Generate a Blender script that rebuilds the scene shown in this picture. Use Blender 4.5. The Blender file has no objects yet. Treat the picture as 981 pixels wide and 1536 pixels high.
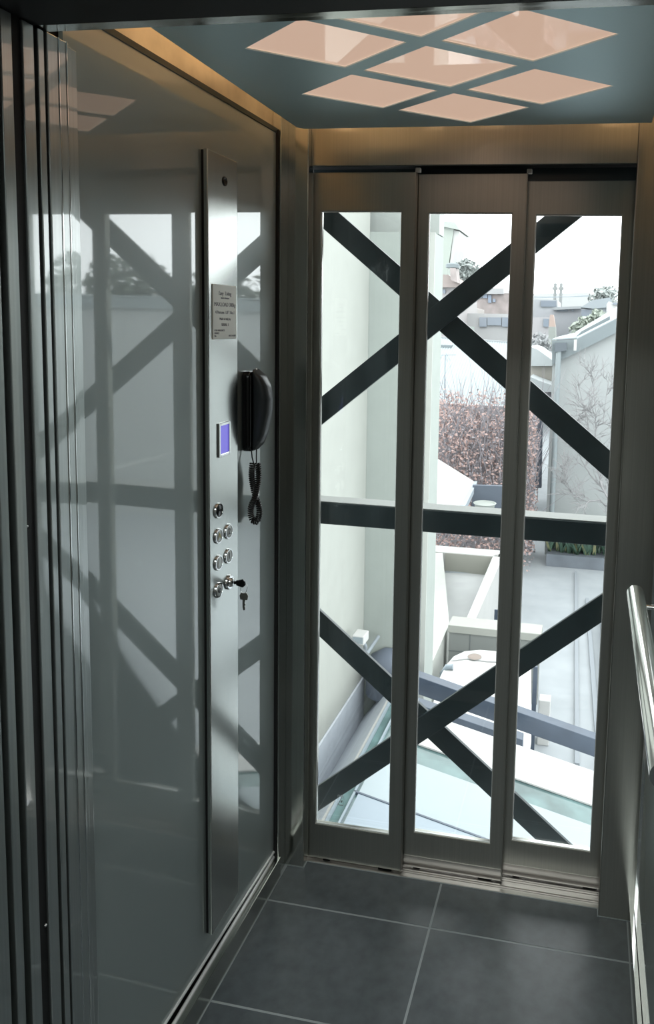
import bpy, bmesh, math, random
from mathutils import Vector, Matrix
random.seed(7)
S=bpy.context.scene; COL=S.collection
# ------------------------------------------------------------------ camera model (also used to measure positions)
F,PX,PY=1089.34,690.78,596.19
CAM=Vector((0.80587,-1.8825,1.60342))
def basis(y,p,r):
    y,p,r=map(math.radians,(y,p,r))
    f=Vector((-math.sin(y)*math.cos(p),math.cos(y)*math.cos(p),math.sin(p)))
    rt=f.cross(Vector((0,0,1))).normalized(); up=rt.cross(f)
    return rt*math.cos(r)+up*math.sin(r),-rt*math.sin(r)+up*math.cos(r),f
RT,UP,FW=basis(9.8518,-5.7883,1.6763)
def ray(x,y): return FW+RT*((x-PX)/F)-UP*((y-PY)/F)
def at(ax,val,x,y):
    d=ray(x,y); return CAM+d*((val-CAM[ax])/d[ax])
def atn(n,c,x,y):                 # plane n.p = c
    n=Vector(n); d=ray(x,y); return CAM+d*((c-n.dot(CAM))/n.dot(d))
cd=bpy.data.cameras.new('camera'); cam=bpy.data.objects.new('camera',cd); COL.objects.link(cam)
M=Matrix((( RT.x,UP.x,-FW.x,CAM.x),(RT.y,UP.y,-FW.y,CAM.y),(RT.z,UP.z,-FW.z,CAM.z),(0,0,0,1)))
cam.matrix_world=M; cd.sensor_width=36; cd.sensor_fit='AUTO'; cd.lens=F/1536*36
cd.shift_x=-(PX-490.5)/1536; cd.shift_y=(PY-768)/1536; cd.clip_start=.02; cd.clip_end=500
S.camera=cam
S.view_settings.view_transform='Standard'; S.view_settings.look='None'; S.view_settings.gamma=1
S.view_settings.exposure=0.0; S.view_settings.use_curve_mapping=False
# ------------------------------------------------------------------ materials
def mat(name,col,rough=.5,metal=0,ior=1.5,emis=None,es=0,aniso=0,coat=0,noise=None,bump=None,var=.15,alpha=None,rotn=0,spec=None,brush=None):
    m=bpy.data.materials.new(name); m.use_nodes=True; nt=m.node_tree; b=nt.nodes['Principled BSDF']
    b.inputs['Base Color'].default_value=(*col,1); b.inputs['Roughness'].default_value=rough
    b.inputs['Metallic'].default_value=metal; b.inputs['IOR'].default_value=ior
    if spec is not None: b.inputs['Specular IOR Level'].default_value=spec
    if emis: b.inputs['Emission Color'].default_value=(*emis,1); b.inputs['Emission Strength'].default_value=es
    if coat: b.inputs['Coat Weight'].default_value=coat; b.inputs['Coat Roughness'].default_value=.03
    if aniso:
        b.inputs['Anisotropic'].default_value=aniso; b.inputs['Anisotropic Rotation'].default_value=rotn
        t=nt.nodes.new('ShaderNodeTangent'); t.direction_type='RADIAL'; t.axis='Z'; nt.links.new(t.outputs[0],b.inputs['Tangent'])
    if noise or brush:
        tc=nt.nodes.new('ShaderNodeTexCoord'); mp=nt.nodes.new('ShaderNodeMapping'); nz=nt.nodes.new('ShaderNodeTexNoise')
        mp.inputs['Scale'].default_value=brush or (noise,noise,noise); nz.inputs['Scale'].default_value=1; nz.inputs['Detail'].default_value=4
        nt.links.new(tc.outputs['Object'],mp.inputs[0]); nt.links.new(mp.outputs[0],nz.inputs[0])
        r=nt.nodes.new('ShaderNodeMapRange'); r.inputs[1].default_value=.3; r.inputs[2].default_value=.7
        r.inputs[3].default_value=1-var; r.inputs[4].default_value=1+var; nt.links.new(nz.outputs[0],r.inputs[0])
        mx=nt.nodes.new('ShaderNodeVectorMath'); mx.operation='SCALE'; mx.inputs[0].default_value=col
        nt.links.new(r.outputs[0],mx.inputs['Scale']); nt.links.new(mx.outputs[0],b.inputs['Base Color'])
        if bump:
            bp=nt.nodes.new('ShaderNodeBump'); bp.inputs['Strength'].default_value=bump; bp.inputs['Distance'].default_value=.01
            nt.links.new(nz.outputs[0],bp.inputs['Height']); nt.links.new(bp.outputs[0],b.inputs['Normal'])
    return m
def glassmat(name,tint,rough=0.0,ior=1.45):
    m=bpy.data.materials.new(name); m.use_nodes=True; nt=m.node_tree; nt.nodes.clear()
    o=nt.nodes.new('ShaderNodeOutputMaterial'); mx=nt.nodes.new('ShaderNodeMixShader'); fr=nt.nodes.new('ShaderNodeFresnel')
    fr.inputs[0].default_value=ior; t=nt.nodes.new('ShaderNodeBsdfTransparent'); t.inputs[0].default_value=(*tint,1)
    g=nt.nodes.new('ShaderNodeBsdfGlossy'); g.inputs['Roughness'].default_value=rough
    nt.links.new(fr.outputs[0],mx.inputs[0]); nt.links.new(t.outputs[0],mx.inputs[1]); nt.links.new(g.outputs[0],mx.inputs[2])
    nt.links.new(mx.outputs[0],o.inputs[0]); return m
STEEL=mat('brushed_steel',(.43,.43,.395),.3,1,aniso=.75,rotn=.25,brush=(260,260,1.5),var=.06)
JAMB=mat('satin_steel',(.50,.51,.48),.17,1,aniso=.7,rotn=.25,brush=(260,260,1.5),var=.06)
PANEL=mat('panel_steel',(.58,.60,.58),.24,1,aniso=.85,rotn=.25,brush=(300,300,1.2),var=.04)
CHROME=mat('chrome',(.85,.86,.86),.07,1)
TUBE=mat('polished_steel_tube',(.72,.72,.69),.16,1)
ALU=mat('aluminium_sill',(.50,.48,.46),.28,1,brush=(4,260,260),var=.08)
BLACK=mat('black_paint',(.006,.006,.006),.6)
DARK=mat('dark_recess',(.012,.012,.013),.7)
WALLGL=mat('grey_glazed_panel',(.38,.44,.43),.42,.3,coat=1)
WALLGL.node_tree.nodes['Principled BSDF'].inputs['Coat IOR'].default_value=2.3
TILE=mat('charcoal_tile',(.105,.122,.132),.32,0,noise=30,var=.16,bump=.03)
LIP=mat('bright_steel_lip',(.95,.96,.95),.25,.3)
BFACE=mat('button_face',(.62,.64,.62),.35,.4)
GROUT=mat('grey_grout',(.42,.46,.47),.6)
CEIL=mat('blue_grey_ceiling_paint',(.80,.97,1.0),.5,.75)
DIFF=mat('opal_diffuser',(.48,.42,.38),.02,0,ior=1.8,emis=(1.0,.68,.51),es=.55)
PLASTIC=mat('black_plastic',(.008,.009,.010),.18)
CORDM=mat('black_cord_rubber',(.010,.011,.012),.3)
WHITE=mat('white_enamel',(.92,.94,.86),.4)
INK=mat('grey_ink',(.20,.21,.23),.6)
NYLON=mat('white_nylon',(.75,.73,.68),.5)
SCREEN=mat('blue_display',(.05,.05,.1),.1,emis=(.22,.19,.85),es=.75)
YEL=mat('yellow_ink',(.55,.45,.1),.5)
GLASS=glassmat('door_glass',(.94,.965,.96))
BRACE=mat('dark_grey_paint',(.022,.034,.038),.35,noise=25,var=.12)
ETCH=mat('etched_mark',(.55,.6,.62),.6)
STRIP=mat('polished_strip_steel',(.50,.545,.53),.32,.9,coat=1,brush=(260,260,1.5),var=.06)
STRIP.node_tree.nodes['Principled BSDF'].inputs['Coat IOR'].default_value=2.2
ROOFM=mat('white_roof_lining',(.6,.58,.52),.6)
# outdoors
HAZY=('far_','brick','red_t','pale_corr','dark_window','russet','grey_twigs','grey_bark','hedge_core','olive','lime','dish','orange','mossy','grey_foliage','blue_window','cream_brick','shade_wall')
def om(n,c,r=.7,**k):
    if n.startswith(HAZY): c=tuple(v*.74+.095 for v in c)      # distance haze mixed into the base colour
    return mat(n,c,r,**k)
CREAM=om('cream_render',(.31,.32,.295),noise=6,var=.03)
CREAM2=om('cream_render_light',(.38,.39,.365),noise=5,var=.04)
CONC=om('pale_concrete',(.235,.262,.285),noise=9,var=.07)
KERB=om('grey_capping',(.42,.45,.49),noise=14,var=.06)
KERB2=om('mid_grey_capping',(.13,.15,.17))
PAVE=om('paving',(.27,.29,.305),noise=3,var=.07)
WHT=om('white_paint_outdoor',(.42,.42,.41),noise=3,var=.04)
BLOCK=om('beige_blockwork',(.20,.21,.20))
TEAL=mat('green_glass_sheet',(.075,.125,.125),.08,0,noise=5,var=.35)
SHEET=mat('frosted_white_sheet',(.245,.29,.31),.25,noise=2.5,var=.03)
SHEET2=mat('frosted_blue_sheet',(.205,.25,.29),.25)
BEAM=mat('blue_grey_paint',(.055,.072,.10),.4,noise=8,var=.1)
ZINC=mat('zinc_flashing',(.20,.24,.27),.45)
FASC=om('grey_fascia',(.155,.18,.19))
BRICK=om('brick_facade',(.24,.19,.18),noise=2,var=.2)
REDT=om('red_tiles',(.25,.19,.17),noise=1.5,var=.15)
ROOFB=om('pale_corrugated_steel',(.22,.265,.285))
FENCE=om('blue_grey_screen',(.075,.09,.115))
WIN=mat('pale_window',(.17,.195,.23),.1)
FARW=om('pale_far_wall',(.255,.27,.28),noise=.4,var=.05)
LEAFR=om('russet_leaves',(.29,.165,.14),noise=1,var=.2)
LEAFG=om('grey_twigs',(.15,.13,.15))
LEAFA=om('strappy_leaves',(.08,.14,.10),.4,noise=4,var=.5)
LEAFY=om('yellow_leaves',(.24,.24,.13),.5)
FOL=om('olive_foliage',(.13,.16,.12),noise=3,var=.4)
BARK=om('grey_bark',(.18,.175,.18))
# ------------------------------------------------------------------ mesh helpers
def wpos(o):
    v=Vector(o.location)
    while o.parent is not None: o=o.parent; v+=Vector(o.location)
    return v
class MB:
    def __init__(s): s.v=[];s.f=[]
    def add(s,vs,fs):
        n=len(s.v); s.v+=[tuple(v) for v in vs]; s.f+=[tuple(i+n for i in f) for f in fs]; return s
    def box(s,a,b):
        (x0,y0,z0),(x1,y1,z1)=a,b
        return s.add([(x0,y0,z0),(x1,y0,z0),(x1,y1,z0),(x0,y1,z0),(x0,y0,z1),(x1,y0,z1),(x1,y1,z1),(x0,y1,z1)],
          [(0,3,2,1),(4,5,6,7),(0,1,5,4),(1,2,6,5),(2,3,7,6),(3,0,4,7)])
    def extr(s,pts,d):
        pts=[Vector(p) for p in pts]; d=Vector(d); n=len(pts)
        return s.add(pts+[p+d for p in pts],[tuple(range(n))[::-1],tuple(range(n,2*n))]+[(i,(i+1)%n,n+(i+1)%n,n+i) for i in range(n)])
    def tube(s,path,r,seg=12,cap=True,closed=False):
        P=[Vector(p) for p in path]; n=len(P); R=r if isinstance(r,(list,tuple)) else [r]*n
        t0=(P[1]-P[0]).normalized(); u=t0.orthogonal().normalized(); base=len(s.v)
        for i in range(n):
            if closed: t=(P[(i+1)%n]-P[i-1])
            else: t=(P[min(i+1,n-1)]-P[max(i-1,0)])
            if t.length<1e-9: t=t0
            t.normalize(); u=(u-t*u.dot(t)); 
            if u.length<1e-6: u=t.orthogonal()
            u.normalize(); w=t.cross(u)
            for k in range(seg):
                a=2*math.pi*k/seg; s.v.append(tuple(P[i]+(u*math.cos(a)+w*math.sin(a))*R[i]))
        for i in range(n if closed else n-1):
            j=(i+1)%n
            for k in range(seg):
                k2=(k+1)%seg; s.f.append((base+i*seg+k,base+i*seg+k2,base+j*seg+k2,base+j*seg+k))
        if cap and not closed:
            s.f.append(tuple(base+k for k in range(seg))[::-1]); s.f.append(tuple(base+(n-1)*seg+k for k in range(seg)))
        return s
    def lathe(s,prof,c,ax,seg=24):     # prof: list (r,h) along axis vector ax from c
        ax=Vector(ax).normalized(); u=ax.orthogonal().normalized(); w=ax.cross(u); c=Vector(c); base=len(s.v); n=len(prof)
        for r,h in prof:
            for k in range(seg):
                a=2*math.pi*k/seg; s.v.append(tuple(c+ax*h+(u*math.cos(a)+w*math.sin(a))*max(r,1e-5)))
        for i in range(n-1):
            for k in range(seg):
                k2=(k+1)%seg; s.f.append((base+i*seg+k,base+i*seg+k2,base+(i+1)*seg+k2,base+(i+1)*seg+k))
        s.f.append(tuple(base+k for k in range(seg))[::-1]); s.f.append(tuple(base+(n-1)*seg+k for k in range(seg)))
        return s
    def ring(s,x0,x1,z0,z1,a0,a1,b0,b1,y0,y1):   # rectangular frame in xz: outer x0..x1,z0..z1; hole a0..a1,b0..b1
        o=[(x0,z0),(x1,z0),(x1,z1),(x0,z1)]; h=[(a0,b0),(a1,b0),(a1,b1),(a0,b1)]
        vs=[(x,y0,z) for x,z in o]+[(x,y0,z) for x,z in h]+[(x,y1,z) for x,z in o]+[(x,y1,z) for x,z in h]
        fs=[]
        for i in range(4):
            j=(i+1)%4
            fs+=[(i,j,4+j,4+i),(8+j,8+i,12+i,12+j),(j,i,8+i,8+j),(4+i,4+j,12+j,12+i)]
        return s.add(vs,fs)
    def build(s,name,m,parent=None,smooth=False,bevel=0,origin=None,seg=2):
        me=bpy.data.meshes.new(name); o=bpy.data.objects.new(name,me)
        off=Vector(origin) if origin is not None else Vector((0,0,0))
        me.from_pydata([tuple(Vector(v)-off) for v in s.v],[],s.f); me.materials.append(m)
        bm=bmesh.new(); bm.from_mesh(me); bmesh.ops.recalc_face_normals(bm,faces=bm.faces); bm.to_mesh(me); bm.free()
        if smooth:
            for p in me.polygons: p.use_smooth=True
            me.set_sharp_from_angle(angle=math.radians(50))
        COL.objects.link(o); o.location=off
        if parent is not None:
            o.parent=parent; o.location=off-wpos(parent)
        if bevel:
            b=o.modifiers.new('bevel','BEVEL'); b.width=bevel; b.segments=seg; b.limit_method='ANGLE'
        return o
def empty(name,loc,label,cat,group=None):
    o=bpy.data.objects.new(name,None); COL.objects.link(o); o.location=loc; o.empty_display_size=.05
    return tag(o,label,cat,group)
def tag(o,label,cat,group=None,kind=None):
    o['label']=label; o['category']=cat
    if group: o['group']=group
    if kind: o['kind']=kind
    return o
def struct(o,label=None,cat=None):
    o['kind']='structure'
    if label: o['label']=label
    if cat: o['category']=cat
    return o
def text(name,body,size,m,parent,origin,xdir,up,depth=.0004,align='CENTER'):
    cu=bpy.data.curves.new(name,'FONT'); cu.body=body; cu.size=size; cu.align_x=align; cu.align_y='CENTER'; cu.extrude=depth
    t=bpy.data.objects.new('tmp',cu); COL.objects.link(t); bpy.context.view_layer.update()
    me=bpy.data.meshes.new_from_object(t.evaluated_get(bpy.context.evaluated_depsgraph_get())); bpy.data.objects.remove(t)
    me.materials.clear(); me.materials.append(m); x=Vector(xdir).normalized(); u=Vector(up).normalized(); n=x.cross(u); o=Vector(origin)
    me.transform(Matrix(((x.x,u.x,n.x,o.x),(x.y,u.y,n.y,o.y),(x.z,u.z,n.z,o.z),(0,0,0,1))))
    me.transform(Matrix.Translation(-parent.location)) if parent else None
    ob=bpy.data.objects.new(name,me); COL.objects.link(ob)
    if parent: ob.parent=parent
    return ob
# ================================================================== ROOM SHELL (lift car)
W=.9825; XJ=.9037; J1=.0508; HH=2.0137; HC=2.085; TOP=2.235
# floor: slab + tiles with real joints + sealant
fl=MB().box((-.3,-4.3,-.06),(1.6,.027,-.0006)); floor=struct(fl.build('floor',GROUT),'dark charcoal tiled lift floor with pale grout lines','floor')
g=.003; xs=[(.0025,.4604-g),(.4604+g,W-.003)]; ys=[(-.133+g,-.0025),(-.4415+g,-.133-g),(-.75+g,-.4415-g),(-.885,-.75-g)]
t=MB()
for a,b in xs:
    for c,d in ys:
        if d>-.01:
            # back row runs up to the sill between the jambs
            t.box((max(a,.0025),c,-.0005),(b,d,.0))
            lo=max(a,J1+.003); hi=min(b,XJ-.003); t.box((lo,d,-.0005),(hi,.024,.0))
        else: t.box((a,c,-.0005),(b,d,0))
t.build('floor_tiles',TILE,floor)
# landing floor behind the camera
struct(MB().box((-.7,-4.4,-.08),(1.7,-.9,-.0205)).build('floor_slab',BLACK))
struct(MB().box((-.6,-4.3,-.0005),(1.6,-.99,0)).build('floor_landing',TILE))
# sills
sb=MB().box((J1-.03,.027,-.02),(XJ+.03,.118,-.006))
for y0,y1 in ((.027,.040),(.052,.066),(.080,.094),(.108,.118)): sb.box((J1-.03,y0,-.006),(XJ+.03,y1,.001))
struct(sb.build('trim_1',ALU,bevel=.001),'grooved aluminium door sill at the foot of the glazed doors','sill')
sb=MB().box((-.02,-.99,-.02),(1.0,-.887,-.006))
for k in range(5): sb.box((-.02,-.987+k*.021,-.006),(1.0,-.973+k*.021,.001))
struct(sb.build('trim_2',ALU))
# left wall: tilted glazed panel
XA,YA,XB,YB=-.019,-.05,-.035,-.80
def lw(y,off=0): return XA+(XB-XA)*((y-YA)/(YB-YA))+off
def lpan(name,m,y0,y1,z0,z1,o0,o1,parent=None,bev=0):
    b=MB().extr([(lw(y0,o0),y0,z0),(lw(y1,o0),y1,z0),(lw(y1,o1),y1,z0),(lw(y0,o1),y0,z0)],(0,0,z1-z0)); return b.build(name,m,parent,bevel=bev)
wl=struct(lpan('wall_left',WALLGL,-.05,-.812,.078,2.083,0,-.008),'polished grey glazed wall panel reflecting the doors','wall')
MB().tube([(lw(-.05)+.0005,-.05,.077),(lw(-.812)+.0005,-.812,.077)],.0038,12).build('panel_edge',LIP,wl,smooth=True)
lpan('panel_edge',mat('dark_edge',(.03,.05,.05),.3),-.048,-.812,2.0832,2.0945,.003,-.012,wl)
lpan('backing_board',DARK,-.03,-.83,.0,2.088,-.012,-.03,wl)
# skirting
sk=struct(MB().box((-.018,-.83,0),(0,-.045,.060)).build('baseboard_left',JAMB,bevel=.0012),'steel skirting along the left lift wall','baseboard')
MB().tube([(-.0195,-.83,.0615),(-.0195,-.045,.0615)],.0045,12).build('bright_lip',LIP,sk,smooth=True)
# golden lit steel band above the glazed panel
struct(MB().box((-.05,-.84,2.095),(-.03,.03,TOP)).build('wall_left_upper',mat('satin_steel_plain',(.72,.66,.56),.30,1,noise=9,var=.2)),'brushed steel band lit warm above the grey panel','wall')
# corner post
cp=struct(MB().box((-.03,-.047,0),(-.006,.0,TOP)).build('trim_3',JAMB,bevel=.0015),'narrow steel corner post beside the grey panel','trim')
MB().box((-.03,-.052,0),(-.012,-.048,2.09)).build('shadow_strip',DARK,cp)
MB().box((-.009,-.085,.0),(-.0035,-.0475,.0)) if 0 else None
# back wall: jambs + header
bw=struct(MB().box((-.04,0,0),(J1,.03,TOP)).build('wall_back',JAMB,bevel=.003),'brushed steel front wall around the lift doors','wall')
MB().box((J1-.012,.004,0),(J1-.002,.036,TOP)).build('jamb_return',JAMB,bw)
MB().box((XJ,0,0),(W+.2,.03,TOP)).build('jamb_plate',STEEL,bw,bevel=.0025)
MB().box((J1,.020,HH),(XJ,.032,TOP)).build('header_plate',STEEL,bw,bevel=.001)
MB().box((J1-.2,.034,HH+.004),(XJ+.4,.16,TOP)).build('door_gear_box',BLACK,bw)
MB().box((J1-.02,.088,1.985),(XJ+.05,.094,HH+.01)).build('door_track',BRACE,bw)
# wall backs beyond door ends so no light leaks
MB().box((-.6,.10,-.02),(J1-.045,.13,TOP)).build('shaft_lining',STEEL,bw)
MB().box((XJ+.033,.118,-.02),(1.4,.13,TOP)).build('shaft_lining',STEEL,bw)
# sealant beads
sl=MB().box((.0,-.002,0),(J1,-.0001,.002)).box((XJ,-.002,0),(W,-.0001,.002)).box((.0001,-.88,0),(.0022,-.001,.002)).box((J1,-.001,0),(J1+.003,.026,.002)).box((XJ-.003,-.001,0),(XJ,.026,.002)).box((J1,.0242,-.002),(XJ,.0268,.0012))
sl.build('sealant_bead',GROUT,floor)
# right wall
wr=struct(MB().box((W+.014,-.80,.078),(W+.03,-.05,2.083)).build('wall_right',WALLGL),'dark glazed wall panel at the right edge behind the handrail','wall')
MB().box((W+.012,-.80,.074),(W+.03,-.05,.0778)).build('panel_edge',CHROME,wr)
MB().box((W+.010,-.056,.06),(W+.03,-.050,2.083)).build('panel_edge',CHROME,wr)
MB().box((W+.034,-.83,0),(W+.06,-.002,TOP)).build('backing_board',DARK,wr)
MB().box((W+.012,-.048,0),(W+.033,0,TOP)).build('corner_post',JAMB,wr,bevel=.0015)
MB().box((W+.012,-.83,2.095),(W+.033,-.048,TOP)).build('upper_band',JAMB,wr)
bs=struct(MB().box((W,-.83,0),(W+.018,-.0,.060)).build('baseboard_right',JAMB,bevel=.0012))
MB().box((W+.0005,-.83,.0602),(W+.0185,-.0,.0625)).build('bright_lip',CHROME,bs)
# ceiling: roof + dropped blue panel with rhombic openings
struct(MB().box((-.06,-.90,TOP),(1.05,.2,TOP+.03)).build('ceiling',ROOFM),'steel roof of the lift above the dropped panel','ceiling')
CX=.502; CYs=-.478; HWx=.150; HWy=.112
cents=[(0,0),(0,.262),(0,-.262),(-.180,.131),(.180,.131),(-.180,-.131),(.180,-.131)]
cu=bpy.data.curves.new('c','CURVE'); cu.dimensions='2D'; cu.fill_mode='BOTH'
def spl(pts):
    s=cu.splines.new('POLY'); s.points.add(len(pts)-1)
    for i,p in enumerate(pts): s.points[i].co=(p[0],p[1],0,1)
    s.use_cyclic_u=True
spl([(.070,-.076),(.055,-.090),(.055,-.885),(W-.055,-.885),(W-.055,-.076)])
for a,b in cents: spl([(CX+a-HWx,CYs+b),(CX+a,CYs+b-HWy),(CX+a+HWx,CYs+b),(CX+a,CYs+b+HWy)])
cu.extrude=.0012; tmp=bpy.data.objects.new('t',cu); COL.objects.link(tmp); bpy.context.view_layer.update()
me=bpy.data.meshes.new_from_object(tmp.evaluated_get(bpy.context.evaluated_depsgraph_get())); bpy.data.objects.remove(tmp)
me.transform(Matrix.Translation((0,0,HC+.0012))); me.materials.clear(); me.materials.append(CEIL)
cpn=bpy.data.objects.new('ceiling_panel',me); COL.objects.link(cpn)
tag(cpn,'blue grey dropped ceiling panel with seven diamond openings','ceiling panel')
names={0:'glowing peach diamond light at the middle of the ceiling cluster',1:'glowing peach diamond light nearest the glazed doors',2:'glowing peach diamond light cut off by the top of the picture',
3:'diamond light nearer the doors on the phone side of the ceiling',4:'diamond light nearer the doors on the handrail side of the ceiling',5:'diamond light farther from the doors on the phone side',6:'diamond light farther from the doors on the handrail side'}
for i,(a,b) in enumerate(cents):
    c=(CX+a,CYs+b); e=.004
    o=MB().extr([(c[0]-HWx-e,c[1],HC+.0032),(c[0],c[1]-HWy-e,HC+.0032),(c[0]+HWx+e,c[1],HC+.0032),(c[0],c[1]+HWy+e,HC+.0032)],(0,0,.004)).build('ceiling_light',DIFF,origin=(c[0],c[1],HC+.0032))
    tag(o,names[i],'ceiling light','diamond diffusers in the lift ceiling')
# near doorway: header, post, parked leaves
struct(MB().box((-.6,-1.35,HH),(1.6,-.912,2.75)).build('wall_front',BLACK),'black landing wall above the near doorway','wall')
struct(MB().box((-.3,-.911,HH),(1.3,-.888,2.3)).build('trim_4',JAMB),'grey steel edge of the near doorway head','trim')
post=struct(MB().box((-.055,-.842,0),(-.010,-.826,HH)).box((-.04,-.812,0),(-.012,-.8262,HH)).build('trim_5',STRIP,bevel=.001),'steel frame post where the grey panel ends','trim')
struct(MB().box((-.05,-.8905,0),(0,-.8455,HH)).build('trim_6',STRIP,bevel=.0015),'wide steel post of the near doorway','trim')
struct(MB().box((-.001,-.868,0),(.0012,-.8665,HH)).box((-.001,-.851,0),(.0010,-.8500,HH)).build('trim_7',CHROME),None,None)
def leaf(n,y0,y1,x1,lab):
    o=MB().box((-.34,y0,.012),(x1,y1,HH-.002)).build('door_%d'%n,STRIP,bevel=.0012); struct(o,lab,'door'); return o
leaf(4,-.9085,-.8965,0,'edge of the parked near door leaf beside the wide post')
leaf(5,-.938,-.9165,0,'edge of the second parked near door leaf')
leaf(6,-.9775,-.9575,0,'edge of the parked landing door leaf past the screwed black strip')
leaf(7,-1.006,-.991,0,'edge of the next parked landing door leaf')
leaf(8,-1.045,-1.018,0,'edge of the parked landing door leaf at the picture edge')
bs2=struct(MB().box((-.04,-.9572,0),(-.004,-.9383,HH)).build('trim_8',BLACK),'black rubber strip with screws between the parked doors','trim')
for px,py in ((38,790),(68,1388)):
    p=at(0,-.004,px,py); p.y=max(min(p.y,-.941),-.955)
    MB().lathe([(.0026,0),(.0026,.0008),(.0015,.0022),(0.0003,.0026)],p,(1,0,0),16).build('screw',CHROME,bs2,smooth=True)
struct(MB().box((-.36,-1.3,-.004),(-.06,-.846,HH)).build('wall_front_left',BLACK))
# landing room behind the camera (reflected in the steel)
LW=om('landing_wall',(.20,.19,.175),noise=2,var=.05)
struct(MB().box((-2.0,-4.4,-.01),(2.8,-4.3,2.8)).build('wall_landing_rear',LW)); struct(MB().box((-.66,-4.3,-.01),(-.6,-1.35,2.8)).build('wall_landing_left',LW))
struct(MB().box((1.6,-4.3,-.01),(1.66,-1.35,2.8)).build('wall_landing_right',LW)); struct(MB().box((-.7,-4.3,2.75),(1.7,-.9,2.8)).build('ceiling_landing',LW))
struct(MB().box((1.062,-1.35,-.01),(1.66,-.84,2.8)).build('wall_front_right',BLACK))
struct(MB().box((-.66,-1.35,-.01),(-.36,-.9,2.8)).build('wall_front_far_left',BLACK))
# ================================================================== GLAZED BACK DOORS
ZG0,ZG1=.1134,1.8978
doors=[(1,.046,.3363,.0381,.0723,.2981,'left glazed sliding door leaf with brushed steel frame'),
       (2,.316,.6298,.0640,.3664,.5925,'middle glazed sliding door leaf with brushed steel frame'),
       (3,.608,.9310,.0919,.6517,.8780,'right glazed sliding door leaf with brushed steel frame')]
for n,x0,x1,y,a,b,lab in doors:
    z0=.006
    o=MB().ring(x0,x1,z0,2.0,a,b,ZG0,ZG1,y,y+.020).build('door_%d'%n,STEEL,bevel=.0012); struct(o,lab,'door')
    pn=MB().box((a-.004,y+.009,ZG0-.004),(b+.004,y+.014,ZG1+.004)).build('glass_pane',GLASS,o)
    bd=MB().ring(a-.0005,b+.0005,ZG0-.0005,ZG1+.0005,a+.0022,b-.0022,ZG0+.0022,ZG1-.0022,y+.004,y+.0088).build('glazing_bead',LIP,o)
    MB().box((x0+.004,y-.0015,.006),(x1-.004,y-.0002,.040)).build('reflection_band',ALU,o) if n>1 else None  # added lighter strip stands in for the reflection along the door foot
    MB().box((x1-.0035,y-.003,.006),(x1,y-.0002,2.0)).build('edge_bead',STEEL,o,bevel=.001)
    if n<3: MB().box((x1-.004,y+.002,2.0),(x1+.010,y+.016,2.012)).build('guide_block',NYLON,o,bevel=.002)
    MB().box((x1-.07,y+.004,-.004),(x1-.03,y+.014,.006)).build('guide_shoe',PLASTIC,o)
    MB().box((x0+.05,y+.004,-.004),(x0+.07,y+.014,.006)).build('guide_shoe',PLASTIC,o)
    if n==1:
        m=MB(); c=at(1,y+.0085,511,1200); w,h,t_=.0085,.0145,.0007; Y=y+.0082
        for s in (-1,1):
            m.box((c.x+s*w-t_/2,Y,c.z-h),(c.x+s*w+t_/2,Y+.0005,c.z+h)); m.box((c.x-w,Y,c.z+s*h-t_/2),(c.x+w,Y+.0005,c.z+s*h+t_/2))
        m.extr([(c.x-w,Y,c.z-h),(c.x-w+.002,Y,c.z-h),(c.x+w*.6,Y,c.z+h*.7),(c.x+w*.4,Y,c.z+h*.7)],(0,.0005,0))
        m.box((c.x-w*.6,Y,c.z+h*.72),(c.x+w*.6,Y+.0005,c.z+h*.84)); m.box((c.x-w*.7,Y,c.z-h*1.22),(c.x+w*.9,Y+.0005,c.z-h*1.12))
        m.extr([(c.x,Y,c.z-h*.6),(c.x+w*.7,Y,c.z-h*.4),(c.x+w*.6,Y,c.z),(c.x+w*.1,Y,c.z-.002)],(0,.0005,0))
        m.build('etched_safety_mark',ETCH,o)
# ================================================================== CONTROL PANEL
XP=-.011; y0p,y1p=at(0,XP,314,700).y,at(0,XP,357,700).y; zb,zt=at(0,XP,315,1408).z,at(0,XP,314.5,223.5).z
cpn_=empty('control_panel',(XP,(y0p+y1p)/2,zb),'tall brushed steel control panel with buttons on the grey wall','control panel')
MB().box((-.0215,y0p,zb),(XP,y1p,zt)).build('face_plate',PANEL,cpn_,bevel=.0022,seg=3)
MB().box((-.038,y0p+.0015,zb+.002),(-.0216,y1p-.001,zt-.002)).build('gap_shade',BLACK,cpn_)  # black box stands in for the shade in the gap behind the plate
def P(px,py,x=XP): return at(0,x,px,py)
def disc(name,px,py,r,prof,m,par,seg=28,x=XP):
    return MB().lathe(prof,P(px,py,x),(1,0,0),seg).build(name,m,par,smooth=True)
# speaker / camera hole
c=P(337,272)
sp=MB().lathe([(.0105,0),(.0105,.0012),(.0085,.0025),(.006,.0012)],c,(1,0,0)).build('camera_dome',PLASTIC,cpn_,smooth=True)
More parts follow.
